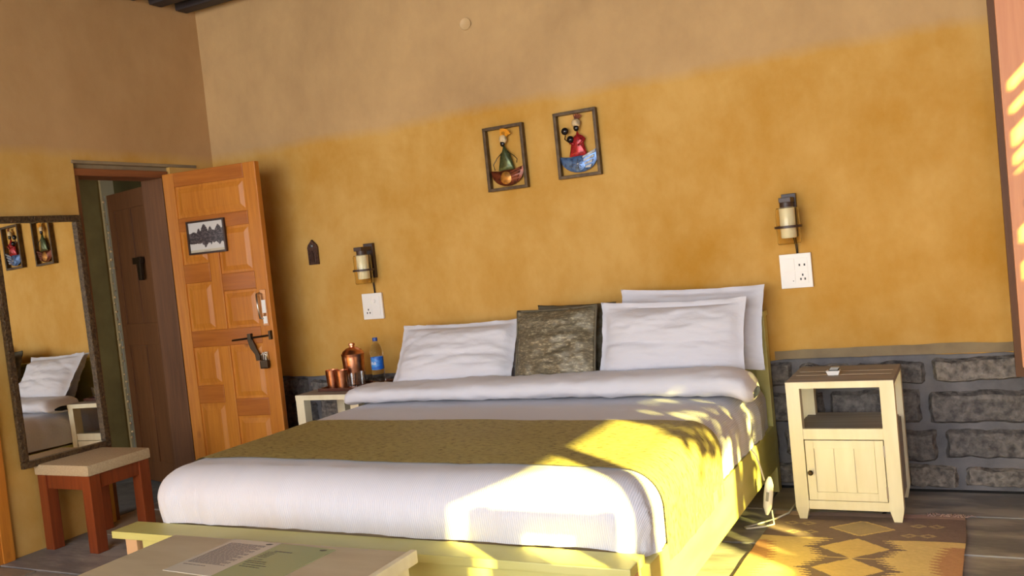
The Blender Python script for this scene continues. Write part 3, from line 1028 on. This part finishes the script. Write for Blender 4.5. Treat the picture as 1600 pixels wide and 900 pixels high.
tumbler(-3.315, 4.268, 'clear glass tumbler on the tray in front of the copper jug')
tumbler(-3.292, 4.335, 'clear glass tumbler on the tray between the jug and the bottle')
t = thing('water_bottle', (-3.2105, 4.40, cz), 'clear plastic water bottle with a blue label and cap', 'bottle')
pr = [(.028, 0), (.036, .006), (.0385, .02), (.036, .03), (.0385, .042), (.036, .054), (.0385, .066), (.037, .08), (.037, .084), (.037, .165), (.0385, .17), (.039, .19), (.036, .205), (.024, .232), (.0145, .245), (.0135, .258)]
part('body', MB().lathe(pr, (0, 0, 0), 28), pet, t, local=True, smooth=50)
s = MB().lathe([(.0375, .088), (.0378, .09), (.0378, .160), (.0375, .162)], (0, 0, 0), 28, cap=False)
lb = part('label_band', s, blue_lab, t, local=True, smooth=True)
s = MB()
rnd = random.Random(2)
for k in range(7):
    a = radians(-128 + k * 9)
    zc = .118 + rnd.uniform(-.002, .002)
    zt = rnd.choice((.013, .016, .02))
    s.hexa([(.0382 * cos(a), .0382 * sin(a), zc), (.0382 * cos(a + .07), .0382 * sin(a + .07), zc), (.0382 * cos(a + .07), .0382 * sin(a + .07), zc + zt), (.0382 * cos(a), .0382 * sin(a), zc + zt)],
           [(.0379 * cos(a), .0379 * sin(a), zc), (.0379 * cos(a + .07), .0379 * sin(a + .07), zc), (.0379 * cos(a + .07), .0379 * sin(a + .07), zc + zt), (.0379 * cos(a), .0379 * sin(a), zc + zt)])
part('lettering', s, white_pl, lb, local=True)
part('cap', MB().lathe([(.015, .256), (.0155, .258), (.0155, .274), (.0145, .277)], (0, 0, 0), 20), blue_cap, t, local=True, smooth=40)

# ================================================================== WALL FITTINGS


def make_lamp(x, label):
    t = thing('wall_lamp', (x, YB - .006, 1.255), label, 'lamp', group='jar lamps on the ochre wall')
    lp = lambda n, mb, m, par=None, sm=None: part(n, mb, m, par or t, local=True, smooth=sm)
    bp = lp('back_plate', MB().box(-.034, .034, -.026, 0, 0, .215, .003), black_wood)
    for zc in (.03, .12):
        s = MB().ball((-.018, -.027, zc), .005, seg=8, rings=6)
        lp('screw', s, steel, bp, True)
    lp('arm', MB().box(-.028, .028, -.135, -.024, .172, .196, .003), black_wood)
    lp('holder', MB().lathe([(.032, .148), (.032, .172)], (0, -.095, 0), 24), black_wood, None, 40)
    s = MB()
    s.lathe([(.052, -.03), (.056, -.022), (.056, .135), (.050, .147), (.032, .150), (.031, .148), (.049, .144), (.0535, .134), (.0535, -.02), (.050, -.0265), (.002, -.0265)], (0, -.095, 0), 28, cap=False)
    bmesh.ops.holes_fill(s.bm, edges=[e for e in s.bm.edges if e.is_boundary], sides=30)
    lp('glass_jar', s, amber_glass, None, 50)
    lp('bulb_tube', MB().lathe([(.034, .0), (.037, .005), (.037, .148)], (0, -.095, 0), 24), frost, None, 50)
    s = MB()
    s.lathe([(.0575, .048), (.0645, .048), (.0645, .060), (.0575, .060), (.0575, .048)], (0, -.095, 0), 28, cap=False)
    rg = lp('ring', s, black_wood, None, 40)
    lp('ring_stem', MB().box(-.006, .006, -.034, -.02, .048, .060), black_wood, rg)
    return t


L1 = make_lamp(-3.352, 'jar wall lamp on dark wood above the tray table')
dup(L1, Matrix.Translation((-.812, YB - .006, 1.262)), 'jar wall lamp on dark wood above the rug-side cabinet')
for x, z0, z1, lb_ in ((-3.356, 1.157, 1.256, 'pair of thin wires below the lamp over the tray table'), (-.802, 1.18, 1.263, 'pair of thin wires below the lamp over the cabinet')):
    single('lamp_wire', MB().tube([(x - .005, YB - .012, z1), (x + .002, YB - .012, (z0 + z1) / 2), (x + .004, YB - .012, z0)], .0025, 6)
           .tube([(x + .006, YB - .012, z1), (x + .008, YB - .012, (z0 + z1) / 2), (x + .009, YB - .012, z0)], .0025, 6), dark_pl, lb_, 'wire', smooth=True)


def plate(x0, z0, w_, h_, label, kind):
    t = thing('switch_plate', (x0 + w_ / 2, YB - .005, z0), label, 'switch', group='white switch plates on the ochre wall')
    y1 = YB - .005
    part('cover', MB().box(x0, x0 + w_, y1 - .016, y1, z0, z0 + h_, .004), white_pl, t)
    c = [(x0 + w_ * .12, x0 + w_ * .47), (x0 + w_ * .53, x0 + w_ * .88)]
    r = [(z0 + h_ * .13, z0 + h_ * .48), (z0 + h_ * .52, z0 + h_ * .87)]
    for i in (0, 1):
        for j in (0, 1):
            md = part('module', MB().box(c[i][0], c[i][1], y1 - .0195, y1 - .015, r[j][0], r[j][1], .0012), white_pl, t)
            cx_, cz_ = sum(c[i]) / 2, sum(r[j]) / 2
            holes = []
            if kind == 'b' and (i, j) == (1, 1):
                holes = [(-.012, -.005), (.012, -.005)]
            elif (kind == 'b' and (i, j) == (1, 0)) or (kind == 'a' and (i, j) == (0, 0)):
                holes = [(0, .012), (-.010, -.008), (.010, -.008)]
            for hx, hz in holes:
                part('socket_hole', MB().box(cx_ + hx - .0035, cx_ + hx + .0035, y1 - .0202, y1 - .0188, cz_ + hz - .0055, cz_ + hz + .0055), dark_pl, md)
            if kind == 'a' and (i, j) == (1, 1):
                s = MB().lathe([(.012, 0), (.012, .008), (.010, .010)], (0, 0, 0), 18)
                s.bm.transform(Matrix.Translation((cx_ - .012, y1 - .0195, cz_)) @ Matrix.Rotation(pi / 2, 4, 'X'))
                part('dial', s, white_pl, md, smooth=40)
            if kind == 'b' and (i, j) == (0, 0):
                part('indicator', MB().box(cx_ + .014, cx_ + .018, y1 - .0202, y1 - .019, cz_ - .018, cz_ - .014), dark_pl, md)


plate(-3.447, .998, .150, .162, 'white switch plate with a round dial under the tray-side lamp', 'a')
plate(-.884, 1.010, .152, .170, 'white switch plate with two sockets above the cabinet', 'b')

# carved wooden plaque
t = thing('carved_plaque', (-3.797, YB - .005, 1.375), 'small dark carved wooden house-shaped plaque on the wall', 'plaque')
y1 = YB - .005
part('board', MB().prism([(-3.835, 1.375), (-3.757, 1.375), (-3.757, 1.485), (-3.765, 1.503), (-3.788, 1.525), (-3.797, 1.535), (-3.806, 1.525), (-3.829, 1.503), (-3.837, 1.485)], 'y', y1 - .012, y1), carved, t)
for b_ in ((-3.829, -3.822), (-3.772, -3.765)):
    part('pilaster', MB().box(b_[0], b_[1], y1 - .018, y1 - .012, 1.383, 1.47), carved, t)
part('figure', MB().prism([(-3.81, 1.39), (-3.784, 1.39), (-3.787, 1.44), (-3.797, 1.465), (-3.807, 1.44)], 'y', y1 - .019, y1 - .012), black_wood, t)
part('roundel', MB().ball((-3.799, y1 - .012, 1.495), .011, (1, .5, 1), 12, 8), MATS['paint_silver'], t, smooth=True)
# round junction cover high on the wall
s = MB().lathe([(.034, 0), (.036, .003), (.034, .006), (.030, .004), (.028, .003)], (0, 0, 0), 28)
s.bm.transform(Matrix.Translation((-2.519, YB - .006, 2.655)) @ Matrix.Rotation(pi / 2, 4, 'X'))
single('junction_cover', s, mat('cover_paint', (206, 172, 122), .5), 'round painted junction box cover high on the wall', 'box cover', smooth=40)


# ---- two painted metal musicians in iron frames
def art_frame(x0, z0, w_, h_, label):
    t = thing('framed_figure', (x0 + w_ / 2, YB - .006, z0), label, 'picture', group='painted metal figures in iron frames')
    f, dpt = .017, .034
    for b_ in ((0, w_, h_ - f, h_), (0, w_, 0, f), (0, f, f, h_ - f), (w_ - f, w_, f, h_ - f)):
        part('frame_bar', MB().box(b_[0] - w_ / 2, b_[1] - w_ / 2, -dpt, 0, b_[2], b_[3], .002), frame_iron, t, local=True)
    return t


def rounded_plate(poly, y, th, bulge=0.0):
    """a sheet-metal cut-out with a bulged front"""
    s = MB()
    bm = s.bm
    cx_ = sum(p_[0] for p_ in poly) / len(poly)
    cz_ = sum(p_[1] for p_ in poly) / len(poly)
    rings = []
    for k, (sc, yy) in enumerate(((1, y), (1, y - th), (.72, y - th - bulge * .7), (.36, y - th - bulge))):
        rings.append([bm.verts.new((cx_ + (px - cx_) * sc, yy, cz_ + (pz - cz_) * sc)) for px, pz in poly])
    n = len(poly)
    for a, b in zip(rings, rings[1:]):
        for i in range(n):
            bm.faces.new([a[i], a[(i + 1) % n], b[(i + 1) % n], b[i]])
    bm.faces.new(rings[0])
    bm.faces.new(rings[-1])
    return s


def boat(w_, zb, zt_, rise):
    pts_ = []
    for k in range(13):
        a = pi + pi * k / 12
        pts_.append((w_ / 2 * cos(a), zt_ + (zt_ - zb) * sin(a)))
    pts_ += [(w_ / 2 + .004, zt_ + rise), (w_ * .22, zt_ + .004), (0, zt_ + .012), (-w_ * .22, zt_ + .004), (-w_ / 2, zt_ + .012)]
    return pts_


Y_ = -.014
A1 = art_frame(-2.466, 1.681, .252, .364, 'iron-framed metal figure in green with an orange crest')
lp = lambda n, mb, m, par, sm=35: part(n, mb, m, par, local=True, smooth=sm)
bt = lp('boat', rounded_plate(boat(.205, .022, .105, .022), Y_, .004, .012), MATS['paint_rust'], A1)
lp('sun_disc', rounded_plate([(-.005 + .036 * cos(2 * pi * k / 16), .068 + .036 * sin(2 * pi * k / 16)) for k in range(16)], Y_ - .012, .003, .005), MATS['paint_gold'], bt)
for k in range(4):
    lp('rib', MB().prism([(.022 + .004 * k, .10 - .017 * k), (.094 - .008 * k, .122 - .022 * k), (.092 - .010 * k, .109 - .022 * k), (.022 + .004 * k, .093 - .017 * k)], 'y', Y_ - .018, Y_ - .012), MATS['paint_rust'], bt)
lp('torso', rounded_plate([(-.05, .112), (.05, .112), (.038, .165), (.030, .20), (.014, .225), (-.004, .262), (-.014, .225), (-.030, .20), (-.038, .165)], Y_ - .004, .005, .012), MATS['paint_green'], A1)
for pts in ([(-.018, -.024, .212), (-.05, -.026, .185), (-.078, -.026, .150), (-.072, -.026, .118)], [(.018, -.024, .214), (.055, -.026, .188), (.075, -.026, .165), (.070, -.026, .145)]):
    lp('arm', MB().tube(pts, .0022, 6), MATS['paint_black'], A1, True)
lp('head', MB().ball((-.006, -.028, .262), .0155, (.95, .7, 1.2)), MATS['paint_black'], A1, True)
lp('turban', MB().ball((-.003, -.024, .286), .0235, (1, .7, 1.15)), MATS['paint_cream'], A1, True)
s = MB()
for k in range(6):
    a = radians(20 + 15 * k)
    s.prism([(-.014, .295), (.008, .295), (.006 + .05 * cos(a), .298 + .046 * sin(a)), (-.010 + .05 * cos(a), .304 + .046 * sin(a))], 'y', -.026 - .001 * k, -.024 - .001 * k)
lp('crest', s, MATS['paint_orange'], A1, None)
A2 = art_frame(-2.021, 1.697, .250, .362, 'iron-framed metal figure in red with black balls over blue')
bt = lp('boat', rounded_plate(boat(.215, .026, .108, .040), Y_, .004, .012), MATS['paint_blue'], A2)
lp('sun_disc', rounded_plate([(-.002 + .040 * cos(2 * pi * k / 16), .070 + .040 * sin(2 * pi * k / 16)) for k in range(16)], Y_ - .012, .003, .005), MATS['paint_blue'], bt)
s = MB()
for k in range(4):
    a = k * pi / 4
    s.tube([(-.002 - .026 * cos(a), -.038, .072 - .026 * sin(a)), (-.002 + .026 * cos(a), -.038, .072 + .026 * sin(a))], .0015, 5)
lp('star', s, MATS['paint_silver'], bt, True)
for k in range(4):
    lp('rib', MB().prism([(.026 + .004 * k, .108 - .018 * k), (.104 - .009 * k, .140 - .026 * k), (.102 - .011 * k, .124 - .026 * k), (.026 + .004 * k, .100 - .018 * k)], 'y', Y_ - .018, Y_ - .012), MATS['paint_silver'], bt)
lp('torso', rounded_plate([(-.052, .115), (.052, .115), (.045, .15), (.036, .185), (.050, .205), (.034, .222), (.014, .232), (.006, .255), (-.002, .232), (-.022, .216), (-.036, .185), (-.042, .15)], Y_ - .004, .005, .014), MATS['paint_red'], A2)
for pts in ([(-.02, -.03, .205), (-.035, -.036, .185), (-.008, -.04, .18)], [(.022, -.03, .208), (.045, -.036, .19), (.012, -.04, .172)]):
    lp('arm', MB().tube(pts, .006, 8), MATS['paint_red'], A2, True)
lp('head', MB().ball((.006, -.03, .266), .0165, (.95, .7, 1.15)), MATS['paint_black'], A2, True)
lp('turban', MB().ball((.006, -.025, .292), .026, (1, .7, .95)), MATS['paint_cream'], A2, True)
s = MB()
for k in range(5):
    a = radians(40 + 17 * k)
    s.prism([(.002, .308), (.014, .308), (.012 + .042 * cos(a), .304 + .038 * sin(a)), (.006 + .042 * cos(a), .308 + .038 * sin(a))], 'y', -.026 - .001 * k, -.024 - .001 * k)
lp('crest', s, MATS['paint_rust'], A2, None)
for cx_, cz_ in ((-.062, .257), (-.034, .208)):
    lp('ball', MB().ball((cx_, -.03, cz_), .0205, (1, .8, 1)), MATS['paint_black'], A2, True)
lp('hoop', MB().tube([(-.062, -.026, .236), (-.068, -.026, .215), (-.055, -.026, .202), (-.04, -.026, .19), (-.02, -.028, .185)], .003, 6), MATS['paint_black'], A2, True)

# ================================================================== STOOL, LOW TABLE, RUG, CHAIR
SX0, SX1, SY0, SY1 = -4.555, -4.125, 3.08, 3.48
t = thing('stool', ((SX0 + SX1) / 2, (SY0 + SY1) / 2, 0), 'red-brown wooden stool with a beige upholstered seat below the mirror', 'stool')
for x0 in (SX0 + .01, SX1 - .075):
    for y0 in (SY0 + .01, SY1 - .075):
        part('leg', MB().box(x0, x0 + .065, y0, y0 + .065, 0, .405, .004), stool_wood, t)
for b_ in ((SX0 + .075, SX1 - .075, SY0 + .02, SY0 + .042), (SX0 + .075, SX1 - .075, SY1 - .042, SY1 - .02), (SX0 + .02, SX0 + .042, SY0 + .075, SY1 - .075), (SX1 - .042, SX1 - .02, SY0 + .075, SY1 - .075)):
    part('apron', MB().box(b_[0], b_[1], b_[2], b_[3], .33, .405, .003), stool_wood, t)
part('seat_cushion', MB().box(SX0, SX1, SY0, SY1, .405, .465, .018), seat_fab, t, smooth=40)

TX0, TX1, TY0, TY1, TTZ = -2.635, -1.60, 1.70, 2.285, .45
t = thing('low_table', ((TX0 + TX1) / 2, (TY0 + TY1) / 2, 0), 'low cream painted table at the foot of the bed', 'table')
part('top', MB().box(TX0, TX1, TY0, TY1, TTZ - .025, TTZ, .003), ctable_m, t)
part('end_lip', MB().box(TX1 - .012, TX1 + .012, TY0, TY1 - .01, TTZ - .028, TTZ + .014, .008), cream, t)
for x0 in (TX0 + .02, TX1 - .075):
    for y0 in (TY0 + .02, TY1 - .075):
        part('leg', MB().box(x0, x0 + .055, y0, y0 + .055, 0, TTZ - .025, .004), cream, t)
for b_ in ((TX0 + .075, TX1 - .075, TY0 + .03, TY0 + .05), (TX0 + .075, TX1 - .075, TY1 - .05, TY1 - .03), (TX0 + .03, TX0 + .05, TY0 + .075, TY1 - .075), (TX1 - .06, TX1 - .03, TY0 + .075, TY1 - .075)):
    part('apron', MB().box(b_[0], b_[1], b_[2], b_[3], TTZ - .095, TTZ - .025), cream, t)


def paper(x, y, rz, w_, h_, material, label, lines, mark, inkm):
    t = thing('paper_sheet', (x, y, TTZ + .0003), label, 'paper', rotz=rz)
    part('sheet', MB().box(0, w_, -h_, 0, 0, .0012), material, t, local=True)
    s = MB()
    for x0, x1, yy, th in lines:
        k = x0
        while k < x1:
            e = min(x1, k + rnd.uniform(.008, .022))
            s.box(k, e, -yy - th, -yy, .0012, .0015)
            k = e + .003
    part('lettering', s, inkm, t, local=True)
    s = MB().prism([(w_ - mark - .028, -.017), (w_ - mark - .016, -.011), (w_ - mark, -.013), (w_ - mark - .004, -.020), (w_ - mark - .014, -.024), (w_ - mark - .024, -.023)], 'z', .0012, .0016)
    part('emblem', s, ink_d, t, local=True)


rnd = random.Random(21)
L_ = [(.02, .185 - (.03 * (k % 3 == 2)), .034 + k * .0085, .0045) for k in range(22)] + [(.02, .12, .233, .004)]
paper(-2.345, 2.283, radians(-3), .215, .30, paper_w, 'white laminated sheet of dense print on the low table', L_, .02, ink)
L_ = [(.035, .11, .062, .006)] + [(.015, .055, .075 + k * .011, .0035) for k in range(5)] + [(.02, .06, .14, .003), (.01, .09, .155, .004), (.01, .10, .168, .004), (.02, .12, .185, .004), (.02, .11, .2, .004)]
paper(-2.125, 2.272, radians(-4), .24, .30, paper_g, 'pale green printed sheet lying beside the white one', L_, .025, ink_d)

# ---- kilim
RX0, RX1, RY1, RY0 = -.925, -.135, 4.255, 2.35
RWU, RHV = RX1 - RX0, RY1 - RY0
RN = ('rug_brown', 'rug_mauve', 'rug_tan', 'rug_gold', 'rug_red', 'rug_grey')


def rug_col(u, v):
    x, d = u * RWU, v * RHV              # d: metres from the wall-side end
    xc = x - RWU / 2
    dd = min(d, RHV - d)
    if dd < .055:
        return 1
    if dd < .345:
        if abs(xc) / .135 + abs(dd - .215) / .105 < 1 and abs(dd - .215) < .095:
            return 5 if abs(xc) / .12 + abs(dd - .215) / .09 < 1 else 2
        for bx, bd_ in ((-.26, .165), (-.235, .28), (.255, .16), (.225, .285)):
            for sx in (-.035, .035):
                k = abs(xc - bx - sx) / .036 + abs(dd - bd_) / .026
                if .45 < k < 1:
                    return 5
        return 0
    # golden field with serrated diamonds down the middle
    per = .235
    m_ = (d - .345) % per
    cd_ = m_ - per * .5
    saw = ((xc * 16) % 1.0)
    k = abs(xc) / .135 + abs(cd_) / .118
    if k < 1:
        return 2
    ser = ((abs(cd_) / .026) % 1.0)
    if abs(xc) < .145 + .055 * (1 - ser) - abs(cd_) * .55 and abs(cd_) < .115:
        return 0
    # red serrated borders
    edge_ = RWU / 2 - abs(xc)
    if d > .41 and edge_ < .05 + .05 * (1 - ((d / .03) % 1.0)) + .02 * sin(d * 13):
        return 4
    return 3


s = MB().grid(lambda u, v: (RX0 + u * RWU + .006 * sin(v * 9) * (1 if u in (0, 1) else 0) + .004 * fbm(v * 5, 1), RY1 - v * RHV + .02 * (u - .5) - .012 * fbm(u * 3, 5), .0075 + .0012 * fbm(u * 8, v * 16)), 132, 318, matfn=rug_col)
rug = thing('kilim_rug', ((RX0 + RX1) / 2, (RY0 + RY1) / 2, 0), 'flat woven rug with tan diamonds on brown and gold beside the bed', 'rug')
part('weave', s, [MATS[k] for k in RN], rug)
s = MB().box(RX0 + .012, RX1 - .012, RY0 + .012, RY1 - .012, .001, .0055)
part('underside', s, MATS['rug_brown'], rug)
rnd = random.Random(9)
s = MB()
for k in range(46):
    a = rnd.random()
    x = RX1 - .16 + .17 * a
    y = RY1 - .008
    dx, dy = rnd.uniform(-.02, .035), rnd.uniform(.02, .05)
    s.tube([(x, y, .008), (x + dx * .5, y + dy * .6, .013), (x + dx, y + dy, .004)], .0016, 4)
fr = part('fringe', s, MATS['rug_mauve'], rug)
fr['kind'] = 'stuff'

# ---- high-backed chair beyond the frame, whose shadow falls on the foot of the quilt
CX0, CX1, CYB = .155, .66, 1.28
ch = thing('high_back_chair', ((CX0 + CX1) / 2, 1.1, 0), 'dark wooden high-backed chair with an open slot standing by the window', 'chair')
for x0 in (CX0, CX1 - .05):
    part('back_post', MB().box(x0, x0 + .05, CYB - .03, CYB + .015, 0, 1.165, .005), black_wood, ch)
    part('leg', MB().box(x0, x0 + .045, .86, .905, 0, .44, .004), black_wood, ch)
part('seat', MB().box(CX0, CX1, .84, CYB - .031, .44, .475, .006), black_wood, ch)
part('top_rail', MB().box(CX0 + .05, CX1 - .05, CYB - .022, CYB + .006, 1.085, 1.16, .004), black_wood, ch)
part('back_panel', MB().box(CX0 + .05, CX0 + .175, CYB - .02, CYB + .002, .5, 1.085), black_wood, ch)
part('back_panel', MB().box(CX1 - .115, CX1 - .05, CYB - .02, CYB + .002, .5, 1.085), black_wood, ch)
part('lower_panel', MB().box(CX0 + .175, CX1 - .115, CYB - .02, CYB + .002, .5, .972), black_wood, ch)

# ---- garden tree outside the window: its leaves break the sun into spots
gt = thing('garden_tree', (3.6, .2, 0), 'leafy tree growing outside the casement window', 'tree')
part('trunk', MB().tube([(3.6, .2, 0), (3.58, .22, 1.0), (3.5, .3, 1.9), (3.3, .5, 2.7)], [.07, .06, .05, .03], 8), bark_m, gt, smooth=True)
part('bough', MB().tube([(3.5, .3, 1.8), (3.3, .6, 2.0), (3.1, .9, 2.15), (2.95, 1.2, 2.2)], [.03, .025, .02, .01], 7), bark_m, gt, smooth=True)
s = MB()
rnd = random.Random(31)
SX_, SY_ = SUN_AZ.x, SUN_AZ.y


def leaf(yw, zw, dist, size):
    """a leaf whose shadow passes the window plane at height zw, place yw"""
    c = Vector((XR + dist * SX_ / SX_, yw + dist * SY_ / SX_, zw + dist * SUN_TAN / SX_))
    d1_ = Vector((rnd.uniform(-1, 1), rnd.uniform(-1, 1), rnd.uniform(-1, 1))).normalized()
    d2_ = d1_.cross(Vector((rnd.uniform(-1, 1), rnd.uniform(-1, 1), rnd.uniform(-1, 1)))).normalized()
    P = [c - d1_ * size, c - d1_ * size * .2 + d2_ * size * .38, c + d1_ * size, c - d1_ * size * .2 - d2_ * size * .38]
    s.bm.faces.new([s.bm.verts.new(q_) for q_ in P])


for k in range(1300):
    yw = rnd.uniform(.9, 2.45)
    zw = rnd.uniform(WZ0, WZ1 + .1)
    dens = min(1, max(0, (yw - .84) / .16)) if zw > 1.60 else (.0 if yw < 1.5 else .6)
    if rnd.random() < dens:
        leaf(yw, zw, rnd.uniform(.7, 1.6), rnd.uniform(.045, .09))
fo = part('foliage', s, leaf_m, gt)
fo['kind'] = 'stuff'
